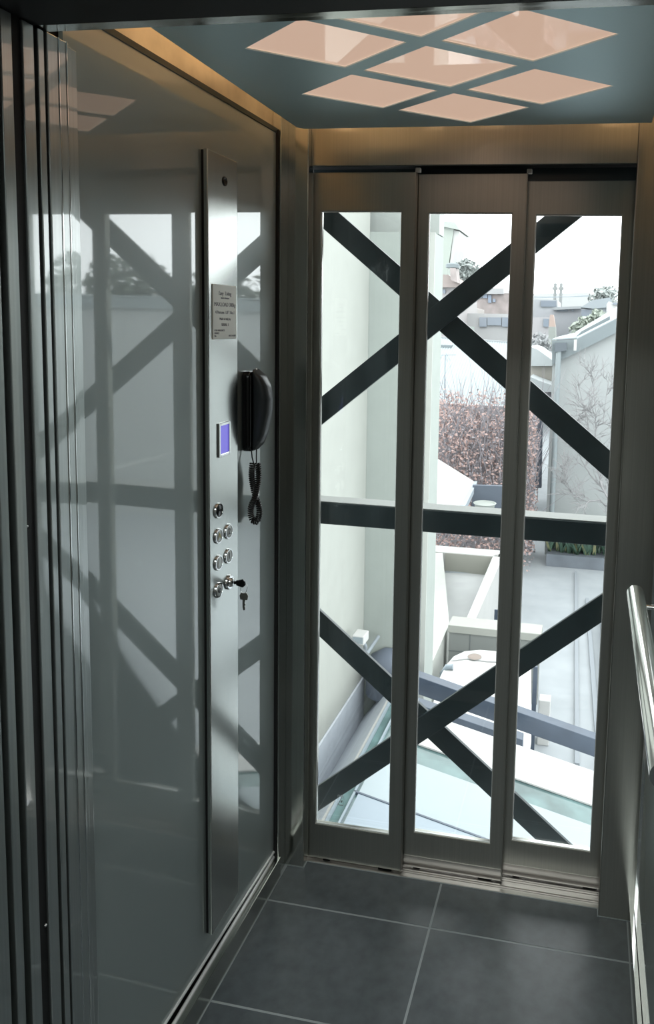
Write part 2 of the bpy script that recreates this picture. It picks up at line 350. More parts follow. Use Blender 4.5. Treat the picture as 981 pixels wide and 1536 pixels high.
# rating plate
c0,c1=P(317.5,426),P(354.5,510); zc_=(1.676+1.5525)/2
yA,yB=at(0,XP,318,470).y,at(0,XP,353.5,470).y; zA,zB=at(0,XP,336,508.5).z,at(0,XP,336,427.5).z
pl=MB().box((XP,yA,zA),(XP+.0022,yB,zB)).build('rating_plate',WHITE,cpn_,bevel=.0018,seg=3)
pc=pl.matrix_world
ym=(yA+yB)/2
def ptext(s,size,z,y=None,al='CENTER'):
    text('lettering',s,size,INK,pl,(XP+.0023,ym if y is None else y,z),(0,1,0),(0,0,1),.0002,al)
pl_loc=pl.location.copy()
class _: pass
def ptext(s,size,z,y=None,al='CENTER'):
    o=text('lettering',s,size,INK,None,(XP+.0024,ym if y is None else y,z),(0,1,0),(0,0,1),.0002,al)
    o.data.transform(Matrix.Translation(-cpn_.location-pl.location)); o.parent=pl
ptext('Easy  Living',.0125,(zA+zB)/2+0.0415); ptext('home elevators',.006,(zA+zB)/2+0.0315)
ptext('MAX.LOAD 300kg',.0125,(zA+zB)/2+0.0165); ptext('4 Persons  LIFT No.1',.0102,(zA+zB)/2-0.0010); ptext('Made in Italy by',.008,(zA+zB)/2-0.0155); ptext('SERIAL 1',.009,(zA+zB)/2-0.0285)
ptext('FOR EMERGENCY',.0058,(zA+zB)/2-0.0415,yA+.006,'LEFT'); ptext('SERVICE',.0058,(zA+zB)/2-0.0475,yA+.006,'LEFT'); ptext('No.',.0058,(zA+zB)/2-0.0535,yA+.006,'LEFT'); ptext('DATE 10-2007',.0056,(zA+zB)/2-0.0535,yB-.004,'RIGHT')
# display
c0=P(326.5,634);c1=P(344,684)
dz0,dz1,dy0,dy1=at(0,XP,335,684).z,at(0,XP,335,633).z,c0.y,c1.y
def ringx(mb,y0,y1,z0,z1,t,x0,x1):
    mb.box((x0,y0,z0),(x1,y0+t,z1)); mb.box((x0,y1-t,z0),(x1,y1,z1)); mb.box((x0,y0+t,z0),(x1,y1-t,z0+t)); mb.box((x0,y0+t,z1-t),(x1,y1-t,z1)); return mb
dsp=ringx(MB(),dy0,dy1,dz0,dz1,.007,XP,XP+.004).build('display_bezel',CHROME,cpn_,bevel=.001)
s_=MB().box((XP+.0002,dy0+.0075,dz0+.0075),(XP+.0012,dy1-.0075,dz1-.0075)).build('display_screen',SCREEN,cpn_)
s_['label']='lit blue screen'
# buttons
INK2=mat('black_ink',(.02,.02,.02),.5)
def button(px,py,face,glyph=None,gm=INK2,rr=.0155):
    c=P(px,py); 
    b=MB().lathe([(rr+.0025,0),(rr+.0025,.0022),(rr+.0012,.0042),(rr-.0012,.0042),(rr-.002,.002),(rr-.002,.001)],c,(1,0,0),28).build('button',CHROME,cpn_,smooth=True)
    f=MB().lathe([(rr-.0022,.001),(rr-.0022,.0034),(rr-.0032,.0040)],c,(1,0,0),28).build('button_face',face,b,smooth=True); 
    f.location=(0,0,0)
    if glyph:
        o=text('button_number',glyph,.021,gm,None,(c.x+.0043,c.y,c.z),(0,1,0),(0,0,1),.0002); o.parent=b
    return b
button(327,766,PLASTIC)['label']='round black lens in chrome ring'
button(342,797,BFACE,'2')['label']='chrome call button marked 2'
button(327,804,BFACE,'A',YEL)['label']='chrome alarm button with yellow mark'
button(342,834,BFACE,'1')['label']='chrome call button marked 1'
button(327,844,BFACE)['label']='plain chrome button'
b=button(327,885,BFACE); c=P(327,885); o=MB().lathe([(.0065,.0041),(.0065,.0048)],c,(1,0,0),16).build('key_slot',PLASTIC,b); 
lk=MB().lathe([(.0175,0),(.0175,.003),(.0155,.0055),(.0110,.0055),(.0095,.011),(.008,.012)],P(343,873),(1,0,0),28).build('key_switch',CHROME,cpn_,smooth=True)
# keys
STK=mat('nickel_key',(.42,.40,.36),.3,1)
kc=P(343,873); KX=XP+.0125
key=MB().box((KX,kc.y-.0012,kc.z-.0035),(KX+.008,kc.y+.0012,kc.z+.0035))
def hexp(cx,cz,r,y,th,n=10,sq=1):
    return [(cx+r*math.cos(2*math.pi*k/n),y-th/2,cz+sq*r*math.sin(2*math.pi*k/n)) for k in range(n)]
key.extr([(KX+.007,kc.y-.0018,kc.z-.006),(KX+.024,kc.y-.0018,kc.z-.010),(KX+.030,kc.y-.0018,kc.z-.004),(KX+.030,kc.y-.0018,kc.z+.004),(KX+.024,kc.y-.0018,kc.z+.010),(KX+.007,kc.y-.0018,kc.z+.006)],(0,.0036,0))
tag(key.build('key',PLASTIC,bevel=.0006),'black headed key turned into the chrome lock of the panel','key','keys at the lock')
rg=MB(); rx=KX+.0265; rg.tube([(rx+.009*math.cos(a)*.9,kc.y+.004*math.sin(a*1),kc.z-.012+.011*math.sin(a)) for a in [2*math.pi*k/28 for k in range(28)]],.0007,8,closed=True)
tag(rg.build('key_ring',CHROME,smooth=True),'thin wire ring joining the two keys at the lock','key ring')
hz=kc.z-.024
kb=MB().extr([(rx-.011,kc.y-.0008,hz-.006),(rx-.009,kc.y-.0008,hz-.016),(rx+.009,kc.y-.0008,hz-.016),(rx+.011,kc.y-.0008,hz-.006),(rx+.007,kc.y-.0008,hz+.001),(rx-.007,kc.y-.0008,hz+.001)],(0,.0018,0))
hk=empty('key',(rx,kc.y,hz),'bare metal key hanging from the ring below the lock','key','keys at the lock')
bow=kb.build('key_bow',STK,hk)
MB().extr([(rx-.0035,kc.y-.0008,hz-.0162),(rx-.0035,kc.y-.0008,hz-.036),(rx-.001,kc.y-.0008,hz-.042),(rx+.003,kc.y-.0008,hz-.040),(rx+.003,kc.y-.0008,hz-.034),(rx+.0015,kc.y-.0008,hz-.031),(rx+.0045,kc.y-.0008,hz-.028),(rx+.002,kc.y-.0008,hz-.024),(rx+.0035,kc.y-.0008,hz-.0162)],(0,.0018,0)).build('key_blade',STK,hk)
# ================================================================== TELEPHONE
xw=lw(-.215)
tel=empty('telephone',(xw,-.213,1.37),'black wall telephone with hanging receiver on the grey wall','telephone')
def loft(mb,secs):   # secs: list of closed loops
    n=len(secs[0]); b=len(mb.v)
    for s in secs: mb.v+= [tuple(p) for p in s]
    for i in range(len(secs)-1):
        for k in range(n): k2=(k+1)%n; mb.f.append((b+i*n+k,b+i*n+k2,b+(i+1)*n+k2,b+(i+1)*n+k))
    mb.f.append(tuple(b+k for k in range(n))[::-1]); mb.f.append(tuple(b+(len(secs)-1)*n+k for k in range(n))); return mb
def rrect(cx,cy,z,hx,hy,n=20,p=3.2):
    out=[]
    for k in range(n):
        a=2*math.pi*k/n; c,s=math.cos(a),math.sin(a)
        out.append((cx+hx*abs(c)**(2/p)*(1 if c>0 else -1),cy+hy*abs(s)**(2/p)*(1 if s>0 else -1),z))
    return out
z0,z1=1.276,1.472; yc=-.213
body=[]
for i in range(25):
    u=i/24; z=z0+(z1-z0)*u
    e=min(1,u/.05,(1-u)/.05); e=max(.0,e)**.5
    body.append(rrect(xw+.012,yc,z,.0115,.020+.008*e,p=5))
loft(MB(),body).build('phone_base',PLASTIC,tel,smooth=True)
hand=[]; zh0,zh1=z0+.002,z1+.006
def prof(u):
    import bisect
    K=[(0,.020),(.06,.032),(.2,.045),(.45,.056),(.65,.059),(.8,.053),(.92,.040),(1,.018)]
    for (a,x),(b,y) in zip(K,K[1:]):
        if u<=b: return x+(y-x)*(u-a)/(b-a)
HS=mat('handset_plastic',(.035,.042,.046),.33)
for i in range(37):
    u=i/36; z=zh0+(zh1-zh0)*u
    e=max(0,min(1,u/.07,(1-u)/.07))**.5; xi=xw+.0245; xo=xi+(prof(u)-.020)*(.35+.65*e)+.004
    hand.append(rrect((xi+xo)/2,yc,z,(xo-xi)/2,.014+.011*e,n=24,p=2.8))
hs_=loft(MB(),hand).build('handset',HS,tel,smooth=True)
MB().tube([(xw+.0247,yc-.0262,z0+.012+(z1-z0-.02)*i/12) for i in range(13)],.0006,6).build('seam_line',mat('grey_seam',(.12,.13,.14),.4),tel)
MB().lathe([(.002,0),(.0035,.002),(.002,.005)],(xw+.026,yc,z1+.003),(0,0,1),12).build('hook_clip',CHROME,tel,smooth=True)
# cord: two tails, then a twisted coiled loop
zt_=z0+.002; xa,xb=xw+.014,xw+.026
cord=MB()
cz=1.243; cx=xw+.024
def coil(path,R,turn,r=.0011,seg=6):
    # helix of radius R around a path
    pts=[Vector(p) for p in path]; L=[0]
    for i in range(1,len(pts)): L.append(L[-1]+(pts[i]-pts[i-1]).length)
    tot=L[-1]; n=int(tot/turn*10); out=[]
    u=None; j=0
    for k in range(n+1):
        s=tot*k/n
        while j<len(L)-2 and L[j+1]<s: j+=1
        f=(s-L[j])/(L[j+1]-L[j]+1e-9); p=pts[j].lerp(pts[j+1],f); t=(pts[min(j+2,len(pts)-1)]-pts[max(j-1,0)]).normalized()
        if u is None: u=t.orthogonal().normalized()
        u=(u-t*u.dot(t)).normalized(); w=t.cross(u); a=2*math.pi*s/turn
        out.append(p+(u*math.cos(a)+w*math.sin(a))*R)
    return out
cord.tube([(xa,yc,zt_),(xa+.002,yc,zt_-.02),(cx-.003,yc,cz-.003)],.0016,8)
cord.tube([(xb,yc+.004,zt_),(xb,yc+.003,zt_-.02),(cx+.003,yc+.002,cz-.003)],.0016,8)
H=.150
path=[];bot=[]
def halfw(u):
    if u<.62: return .0075*math.sin(math.pi*min(1,(u+.10)/.72))**1.0+.0004
    return -.0105*math.sin(math.pi*(u-.62)/.42)**.8 if u>.62 else 0
for k in range(61):
    u=k/60; z=cz-H*u; w=halfw(u); d=.006*math.cos(math.pi*u/.62) if u<.62 else -.006*(1-(u-.62)/.38)
    path.append(Vector((cx-w,yc-d,z))); bot.append(Vector((cx+w,yc+d,z)))
bot=bot[::-1]
cord.tube(coil(path+bot[1:],.0060,.0054),.0022,6)
cord.build('coiled_cord',CORDM,tel,smooth=True)
# ================================================================== HANDRAIL
hr=empty('handrail',(.935,-.25,1.0),'polished steel tube handrail along the right wall','handrail')
MB().tube([(.936,-.245,1.008),(.936,-.2455,1.008),(.932,-.93,1.008)],.0195,32).build('rail_tube',TUBE,hr,smooth=True)
MB().lathe([(.0195,0),(.0185,.002),(.012,.0035)],(.936,-.2452,1.008),(0,1,0),32).build('end_cap',CHROME,hr,smooth=True)
for y in (-.30,-.78):
    MB().tube([(.950,y,1.0),(W+.013,y,1.0)],.006,16).build('bracket',CHROME,hr,smooth=True)
    MB().lathe([(.022,0),(.022,-.004),(.018,-.005)],(W+.0135,y,1.0),(1,0,0),24).build('wall_flange',CHROME,hr,smooth=True)
# ================================================================== EXTERIOR BRACING FRAME
YB_=.175
bf=empty('bracing_frame',(.36,YB_,1.02),'dark grey steel frame of crossed braces outside the doors','steel frame')
MB().box((-.5,YB_,.985),(1.3,YB_+.070,1.053)).build('cross_beam',BRACE,bf,bevel=.003)
BT=om('sky_sheen_paint',(.30,.31,.30))
MB().box((-.5,YB_+.002,1.0532),(1.3,YB_+.070,1.0555)).build('beam_sky_sheen',BT,bf)  # pale strip paints the sky's reflection onto the beam top
def bar(a,b,y0,t,w,par,m=BRACE,name='diagonal_brace'):
    a=Vector((a[0],y0,a[1]));b=Vector((b[0],y0,b[1])); d=(b-a).normalized(); n=Vector((-d.z,0,d.x))*w/2
    return MB().extr([a-n,b-n,b+n,a+n],(0,t,0)).build(name,m,par,bevel=.0015)
def PB(px,py,y=YB_): p=at(1,y,px,py); return (p.x,p.z)
def ext(p,q,xx):
    s=(q[1]-p[1])/(q[0]-p[0]); return (xx,p[1]+s*(xx-p[0]))
for (a,b,y) in (((481,617),(851,319),YB_-.004),((478,934),(800,1236),YB_+.008)):
    p,q=PB(*a,y),PB(*b,y); bar(ext(p,q,-.42),ext(p,q,1.14),y,.012,.066,bf)
for (a,b,y) in (((493,328),(921,704),YB_+.010),((476,1199),(911,907),YB_-.006)):
    p,q=PB(*a,y),PB(*b,y); bar(ext(p,q,-.42),ext(p,q,1.14),y,.012,.066,bf)
for x in (-.46,1.18): MB().box((x,YB_,-1.6),(x+.07,YB_+.07,4.5)).build('upright_post',BRACE,bf,bevel=.003)
for z in (-.26,2.23): MB().box((-.39,YB_,z),(1.18,YB_+.07,z+.07)).build('cross_beam',BRACE,bf,bevel=.003)
# ================================================================== OUTDOORS
def slab(px,y,th,m,name,parent=None,**k):
    return MB().extr([at(1,y,*p) for p in px],(0,th,0)).build(name,m,parent,**k)
struct(MB().box((-40,.6,-3.35),(40,90,-3.2)).build('ground',PAVE),'pale grey paved courtyard and ground outside','ground')
# adjacent rendered house
hs=empty('rendered_house',(-.7,2.9,-3.2),'cream rendered house wall stepping in beside the lift doors','house')
XH,YH=-1.0,3.95
xc=at(1,YH+.005,645,600).x
yk=YH+.4
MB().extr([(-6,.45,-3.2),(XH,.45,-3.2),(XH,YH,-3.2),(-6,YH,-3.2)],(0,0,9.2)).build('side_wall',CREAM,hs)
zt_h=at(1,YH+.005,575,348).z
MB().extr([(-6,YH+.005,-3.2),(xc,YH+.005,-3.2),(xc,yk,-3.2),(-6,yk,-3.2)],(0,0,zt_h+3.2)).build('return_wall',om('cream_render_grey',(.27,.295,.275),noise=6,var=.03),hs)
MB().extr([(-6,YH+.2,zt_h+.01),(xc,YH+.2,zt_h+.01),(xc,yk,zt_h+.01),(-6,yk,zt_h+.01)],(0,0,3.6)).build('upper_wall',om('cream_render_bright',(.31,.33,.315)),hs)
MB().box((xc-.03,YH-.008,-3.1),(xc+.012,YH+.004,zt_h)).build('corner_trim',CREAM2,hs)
def pl_(x,y,d=0): return Vector((x,y,-1.41-.225*x+d))
kb=empty('roof_kerb',(-.75,2.2,-1.5),'pale grey roof gutter between house wall and skylight','roof kerb')
MB().box((XH+.002,.4,-1.86),(XH+.018,YH-.01,-1.475)).build('upstand',KERB,kb)
MB().extr([(XH+.019,.4,-1.84),(-.602,.4,-1.315),(-.602,.4,-3.1),(XH+.019,.4,-3.1)],(0,YH-.42,0)).build('gutter_slope',KERB,kb)
MB().extr([(-.60,.4,-1.298),(-.578,.4,-1.285),(-.574,.4,-1.295),(-.574,.4,-3.1),(-.60,.4,-3.1)],(0,2.89,0)).build('white_edge',WHT,kb)
MB().box((-.572,.4,-3.1),(-.5575,3.29,-1.279)).build('metal_angle',ZINC,kb)
cm=MB(); q0=at(1,YH-.02,592,1000); cxx=q0.x-.05; cyy=YH-.01
pts=[(cxx-.20*math.cos(math.pi*k/16),cyy-.20*math.sin(math.pi*k/16)) for k in range(17)]
n=len(pts); zz0=at(1,YH,545,975).z
low=[(x,y,zz0-.34) for x,y in pts]; mid=[(x,y,zz0-.20) for x,y in pts]; up2=[(x*.8+cxx*.2,y*.75+cyy*.25,zz0-.02) for x,y in pts]; up3=[(x*.2+cxx*.8,y*.2+cyy*.8,zz0+.05) for x,y in pts]
for L in (low,mid,up2,up3): cm.v+=L
for r_ in range(3):
    for k in range(n-1): cm.f.append((r_*n+k,r_*n+k+1,(r_+1)*n+k+1,(r_+1)*n+k))
    cm.f.append((r_*n,(r_+1)*n,(r_+1)*n+n-1,r_*n+n-1))
cm.f.append(tuple(range(3*n,4*n))); cm.f.append(tuple(range(n))[::-1])
tag(cm.build('rounded_flashing',om('slate_flashing',(.10,.118,.15)),smooth=True),'rounded slate grey metal flashing at the foot of the house corner','flashing')
# floodlight
fp=at(1,3.5,541,957)
fd=empty('floodlight',fp,'white box floodlight on a short arm by the house corner','floodlight')
x,y,z=fp
k=1.3
MB().extr([(x-.042*k,y-.045*k,z-.020*k),(x+.034*k,y-.045*k,z-.028*k),(x+.034*k,y-.045*k,z+.030*k),(x-.042*k,y-.045*k,z+.032*k)],(.010*k,.075*k,.012*k)).build('lamp_box',WHT,fd,bevel=.008)
MB().box((x-.036*k,y-.047*k,z-.016*k),(x+.028*k,y-.0455*k,z+.024*k)).build('lamp_lens',om('pale_lens',(.22,.26,.28),.2),fd)
MB().tube([(x+.02*k,y+.0,z-.028*k),(x+.025*k,y+.02,z-.055*k),(x+.02*k,y+.05,z-.075*k),(x+.02*k,y+.05,z-.13*k),(x+.02*k,y+.42,z-.13*k)],.012*k,12).build('lamp_arm',CONC,fd,smooth=True)
# skylight
sk=empty('skylight',(0,2.2,-1.41),'large sloping glass skylight with white frosted sheets below the doors','skylight')
def sheet(y0,y1,x0,x1,d,m,name,th=.012,skew=0):
    return MB().extr([pl_(x0,y0,d),pl_(x1,y0,d),pl_(x1,y1+skew,d),pl_(x0,y1,d)],(0,0,-th)).build(name,m,sk)
sheet(.4,3.27,-.556,2.6,-.02,TEAL,'green_glass',.01)
sheet(.4,2.185,-.47,2.6,-.004,SHEET2,'frosted_sheet')
sheet(2.2,2.655,-.47,2.6,-.004,SHEET,'frosted_sheet',.012)
sheet(2.868,3.26,-.42,2.6,-.004,WHT,'frosted_sheet',.012)
sheet(2.186,2.199,-.50,2.6,.0,BEAM,'glazing_bar',.02)
for xx in (-.50,): MB().extr([pl_(xx,.4,.0),pl_(xx+.012,.4,.0),pl_(xx+.012,3.26,.0),pl_(xx,3.26,.0)],(0,0,-.02)).build('glazing_bar',ZINC,sk)
# rafters
def rafter(y,pa,pb,w,h,lab,capm=BEAM):
    a=at(1,y,*pa); b=at(1,y,*pb); d=(b-a).normalized()
    o=MB().extr([a,b,b+Vector((0,0,-h)),a+Vector((0,0,-h))],(0,w,0)).build('rafter',BEAM,bevel=.004); return tag(o,lab,'beam','blue grey rafters over the skylight')
e1=at(1,3.72,632,1017); 
r1=rafter(3.68,(597,1004.5),(930,1122),.10,.15,'blue grey steel rafter, the farther one, reaching past the right door')
a=at(1,3.68,560,992);b_=at(1,3.68,930,1123)
r2=rafter(3.34,(597,1046.5),(784,1110),.10,.15,'blue grey steel rafter, the nearer one, with a cut end')
# outdoor white shade table / dome cover
tb=empty('garden_table',(-.2,7.2,-3.2),'large white round cornered table top below the skylight rafters','table')
zt2=-2.46
def onz(px,py,z): return at(2,z,px,py)
pp=[(652,1045),(658,1018),(668,998),(680,984),(697,976),(720,974),(745,976),(772,984),(790,992),(797,1003),(797,1110),(790,1150),(640,1090)]
MB().extr([onz(*p,zt2) for p in pp],(0,0,-.06)).build('table_top',WHT,tb,bevel=.015)
MB().extr([onz(*p,zt2+.004) for p in [(676,992),(700,978),(745,979),(785,990),(760,994),(730,993),(700,989)]],(0,0,.01)).build('folded_cover',om('off_white_cloth',(.33,.335,.335)),tb)
c=onz(712,985,zt2+.02); MB().lathe([(.085,0),(.07,.008),(.03,.012)],c,(0,0,1),20).build('brown_stain_plate',om('weathered_patch',(.20,.165,.145)),tb,smooth=True)
for px,py in ((668,1010),(790,1020),(790,1090),(665,1075)):
    c=onz(px,py,zt2-.06); MB().box((c.x-.03,c.y-.03,-3.2),(c.x+.03,c.y+.03,zt2-.061)).build('leg',ZINC,tb)
# small tap-like fitting and heater box
c=at(1,6.2,664,1012); o=MB().tube([c+Vector((0,0,-.5)),c+Vector((0,0,.02)),c+Vector((.05,0,.10)),c+Vector((.12,0,.11))],.035,10).build('tap_stand',ZINC,smooth=True); tag(o,'grey curved pipe stand at the left edge of the white table','pipe')
c=at(1,4.4,640,1048); o=MB().tube([c+Vector((-.02,0,-.25)),c+Vector((-.02,0,.0)),c+Vector((.03,0,.04)),c+Vector((.06,0,.03))],.012,8).build('hose_bracket',ZINC,smooth=True); tag(o,'small grey bracket between the two rafters','bracket')
# white posts by table
c0=at(1,6.1,808,1050);c1=at(1,6.1,823,1115)
o=MB().box((c0.x,6.1,-3.2),(c1.x,6.25,c0.z)).build('white_post',WHT,bevel=.01); tag(o,'short white square post on the paving past the table','post')
c0=at(1,5.9,796,1100);c1=at(1,5.9,801,1130)
o=MB().box((c0.x,5.9,-3.2),(c1.x,5.93,at(1,5.9,797,1000).z)).build('thin_pole',BEAM); tag(o,'thin dark pole at the corner of the white table','pole')
# blockwork barbecue wall
bwl=empty('block_wall',(-.1,6.6,-3.2),'pale block wall with flat coping behind the white table','wall')
yb=7.0
tl=at(1,yb,674,936);tr=at(1,yb,810,947)
MB().box((tl.x,yb,-3.2),(tr.x,yb+.25,tl.z-.10)).build('wall_body',BLOCK,bwl)
MB().box((tl.x-.01,yb-.03,tl.z-.10),(tr.x+.02,yb+.27,tl.z)).build('coping',om('cream_coping',(.28,.285,.26)),bwl,bevel=.006)
jm=MB()
for px in (705,775): c=at(1,yb,px,960); jm.box((c.x-.006,yb-.004,-3.2),(c.x+.006,yb+.001,tl.z-.101))
for zz in (.36,.66,.96): jm.box((tl.x,yb-.004,tl.z-zz),(tr.x,yb+.001,tl.z-zz+.012))
jm.build('mortar_joints',om('joint_grey',(.13,.14,.14)),bwl)  # darker grey joints between the blocks
# white terrace volume
te=empty('white_terrace',(-.9,8.5,-3.2),'white walled flat roof terrace beyond the block wall','terrace')
zt3=-2.42; zf=-2.75
def q3(px,py,z): return onz(px,py,z)
A=q3(655,819,zt3);B=q3(757,829,zt3);C=q3(712,932,zt3);Ai=q3(668,829,zt3);Bi=q3(740,833,zt3);Ci=q3(698,932,zt3)
L0=at(2,zt3,640,930); L1=at(2,zt3,668,829)
MB().extr([(A.x-2,Ai.y,zt3),(B.x,Ai.y+.02,zt3),(B.x,A.y+.05,zt3),(A.x-2,A.y,zt3)],(0,0,-1.25)).build('rear_parapet',WHT,te)
MB().extr([Bi,B+Vector((0,0,0)),C,Ci],(0,0,-1.25)).build('side_parapet',WHT,te)
MB().extr([(A.x-2,Ai.y,zf),(Bi.x,Ai.y,zf),(Ci.x,Ci.y,zf),(A.x-2,Ci.y-.1,zf)],(0,0,-.9)).build('terrace_floor',om('white_membrane',(.36,.37,.37),noise=4,var=.05),te)
ri=at(1,Ai.y-.02,668,829);rj=at(1,Ai.y-.02,738,841)
MB().box((ri.x,Ai.y-.02,zf),(rj.x,Ai.y-.001,zt3-.002)).build('rendered_face',om('beige_render',(.25,.25,.22)),te)
MB().extr([q3(669,840,zf+.01),q3(734,844,zf+.01),q3(729,860,zf+.01),q3(668,858,zf+.01)],(0,0,-.02)).build('grey_strip',om('grey_membrane',(.27,.30,.32)),te)  # grey strip of floor along the rear parapet
MB().extr([at(2,zt3+.0,630,1010),at(2,zt3+.0,640,1012),at(2,zt3,674,936),at(2,zt3,664,829),at(2,zt3,625,829)],(0,0,-1.25)).build('end_wall',CREAM2,te)
c0=at(1,Ci.y+.3,742,914);c1=at(1,Ci.y+.3,756,930)
MB().box((c0.x,Ci.y+.28,c1.z),(c1.x,Ci.y+.3,c0.z)).build('vent_panel',BEAM,te)
# paving step lines
zg=-3.2
for (p,q,w,lab) in (((862,860),(862,1150),.05,'narrow pale step edge in the paving, the one nearer the table'),((878,900),(896,1160),.06,'narrow pale step edge in the paving, the one farther from the table')):
    a=onz(*p,zg);b=onz(*q,zg); n=Vector((w,0,0))
    o=MB().extr([a,a+n,b+n,b],(0,0,.045)).build('paving_edge',om('paving_edge_m',(.215,.235,.255))); tag(o,lab,'paving edge','step edges in the courtyard paving')
a=[onz(p,q,zg) for p,q in ((899,905),(960,905),(1010,1180),(909,1180))]
tag(MB().extr(a,(0,0,.16)).build('paving_step',om('pale_step',(.25,.285,.31))),'pale raised paving step at the far right of the courtyard','step')
# planter
pn=empty('planter_box',(.8,12.4,-3.2),'low grey planter box with strappy green leaves across the courtyard','planter')
p0=onz(819,849,zg);p1=onz(960,861,zg)
MB().box((p0.x,p0.y,zg),(p1.x,p0.y+.45,zg+.25)).build('box',om('planter_grey',(.12,.135,.155),noise=4),pn)
lf=MB();ly=MB()
for k in range(46):
    bx=p0.x+.05+random.random()*(p1.x-p0.x-.1); by=p0.y+.12+random.random()*.3
    for j in range(9):
        a=random.uniform(0,2*math.pi); L=random.uniform(.28,.50); h=random.uniform(.3,.6); w=.035
        pr=[]; dx,dy=math.cos(a),math.sin(a); tgt=ly if random.random()<.09 else lf
        for i in range(6):
            u=i/5; r=L*u; zz=zg+.25+h*math.sin(math.pi*.62*u)*1.0; ww=w*(1-u*.85)
            pr+= [(bx+dx*r-dy*ww,by+dy*r+dx*ww,zz),(bx+dx*r+dy*ww,by+dy*r-dx*ww,zz)]
        tgt.add(pr,[(2*i,2*i+1,2*i+3,2*i+2) for i in range(5)])
lf.build('leaves',LEAFA,pn); ly.build('yellow_leaves',LEAFY,pn)
# neighbouring building on the right
nb=empty('neighbour_building',(1.5,13,-3.2),'pale grey building with sloping dark fascia behind the bare tree','building')
Y=13.2
NBW=om('pale_grey_render',(.285,.30,.30),noise=1.2,var=.03)
def v3(p): return (p.x,Y,p.z)
g0=at(1,Y,829,540);g2=at(1,Y,930,492)
MB().extr([(g0.x,Y,g0.z),(g0.x,Y,-3.2),(13,Y,-3.2),(13,Y,1.78),(g2.x+.2,Y,1.78),(g2.x,Y,g2.z)],(0,5,0)).build('wall',NBW,nb)
f=[at(1,Y-.12,*p) for p in ((828,511),(865,509),(928,477),(928,497),(828,547))]
MB().extr([f[0],f[1],f[2],(f[2].x+.2,Y-.12,1.98),(13,Y-.12,1.98),(13,Y-.12,1.74),(f[3].x+.15,Y-.12,1.74),f[3],f[4]],(0,.115,0)).build('fascia',FASC,nb)
slab([(832,514),(850,514),(850,526),(832,528)],Y-.25,.12,om('rainhead_grey',(.09,.105,.12)),'rain_head',nb)
p=at(1,Y-.2,838,527); MB().tube([(p.x,Y-.18,p.z),(p.x,Y-.18,-3.2)],.055,10).build('downpipe',om('pale_pipe',(.22,.25,.26)),nb,smooth=True)
MB().extr([at(1,Y-.1,828,510),at(1,Y-.1,865,507.5),at(1,Y+3.2,863,500),at(1,Y+3.2,838,506)],(0,0,.02)).build('gutter_corner',ROOFB,nb)
MB().extr([f[1],(f[2].x,Y-.1,f[2].z),(f[2].x+.2,Y-.1,2.0),(f[2].x+.2,Y+3.5,2.2),at(1,Y+3.5,863,499)],(0,0,.02)).build('roof',ROOFB,nb)
MB().extr([(f[2].x+.2,Y-.1,2.0),(13,Y-.1,2.0),(13,Y+4.9,2.05),(f[2].x+.2,Y+4.9,2.2)],(0,0,.03)).build('roof',ROOFB,nb)
slab([(862,507),(915,480),(915,474),(872,497)],Y+.6,.05,FASC,'skylight_frame',nb)
p=at(1,Y-.3,863,514); MB().tube([(p.x,Y-.25,p.z-.16),(p.x,Y-.25,p.z+.06)],.03,10).build('vent_pipe',WHT,nb,smooth=True)
# bare tree
tr=MB(); Yt=11.6
def P2(px,py,dy=0): return at(1,Yt+dy,px,py)
def branch(p,q,r0,r1,wob=.05,dep=0,n=6,dy=0):
    a=Vector(p);b=Vector(q); pts=[];
    for i in range(n+1):
        u=i/n; v=a.lerp(b,u)
        if 0<i<n: v+=Vector((random.gauss(0,wob),random.gauss(0,wob),random.gauss(0,wob)))*(b-a).length*.35
        pts.append(v)
    tr.tube(pts,[r0+(r1-r0)*i/n for i in range(n+1)],6); 
    if dep>0:
        for k in range(3):
            i=random.randint(1,n-1); s_=pts[i]; d=(b-a).normalized(); L=max((b-a).length,.35)*random.uniform(.45,.95)
            dd=(d+Vector((random.uniform(-1,1),random.uniform(-.8,.8),random.uniform(-.5,.7)))).normalized()
            branch(s_,s_+dd*L,max(r0*.5,.006),.003,.09,dep-1,6)
base=P2(990,860)
for pts,r in (([(990,880),(950,800),(925,772),(905,735),(895,700),(878,655)],.05),([(925,772),(900,750),(880,752),(860,742),(845,715)],.026),([(905,735),(885,712),(872,690),(865,670)],.024),
              ([(895,700),(893,660),(894,622),(880,615),(870,622),(866,632)],.024),([(893,640),(905,634),(915,640),(925,655)],.016),([(893,680),(875,610),(868,580)],.012),([(894,622),(890,580),(886,560)],.012),([(905,634),(908,605),(915,560)],.010),([(860,742),(850,730),(846,700)],.010)):
    Q=[P2(*p,dy=random.uniform(-.2,.2)) for p in pts]
    for i in range(len(Q)-1):
        branch(Q[i],Q[i+1],r*.6*(1-.14*i),r*.6*(1-.14*(i+1)),.04,3 if i>0 else 1,4)
tag(tr.build('bare_tree',BARK),'leafless grey tree in front of the pale neighbouring wall','tree')
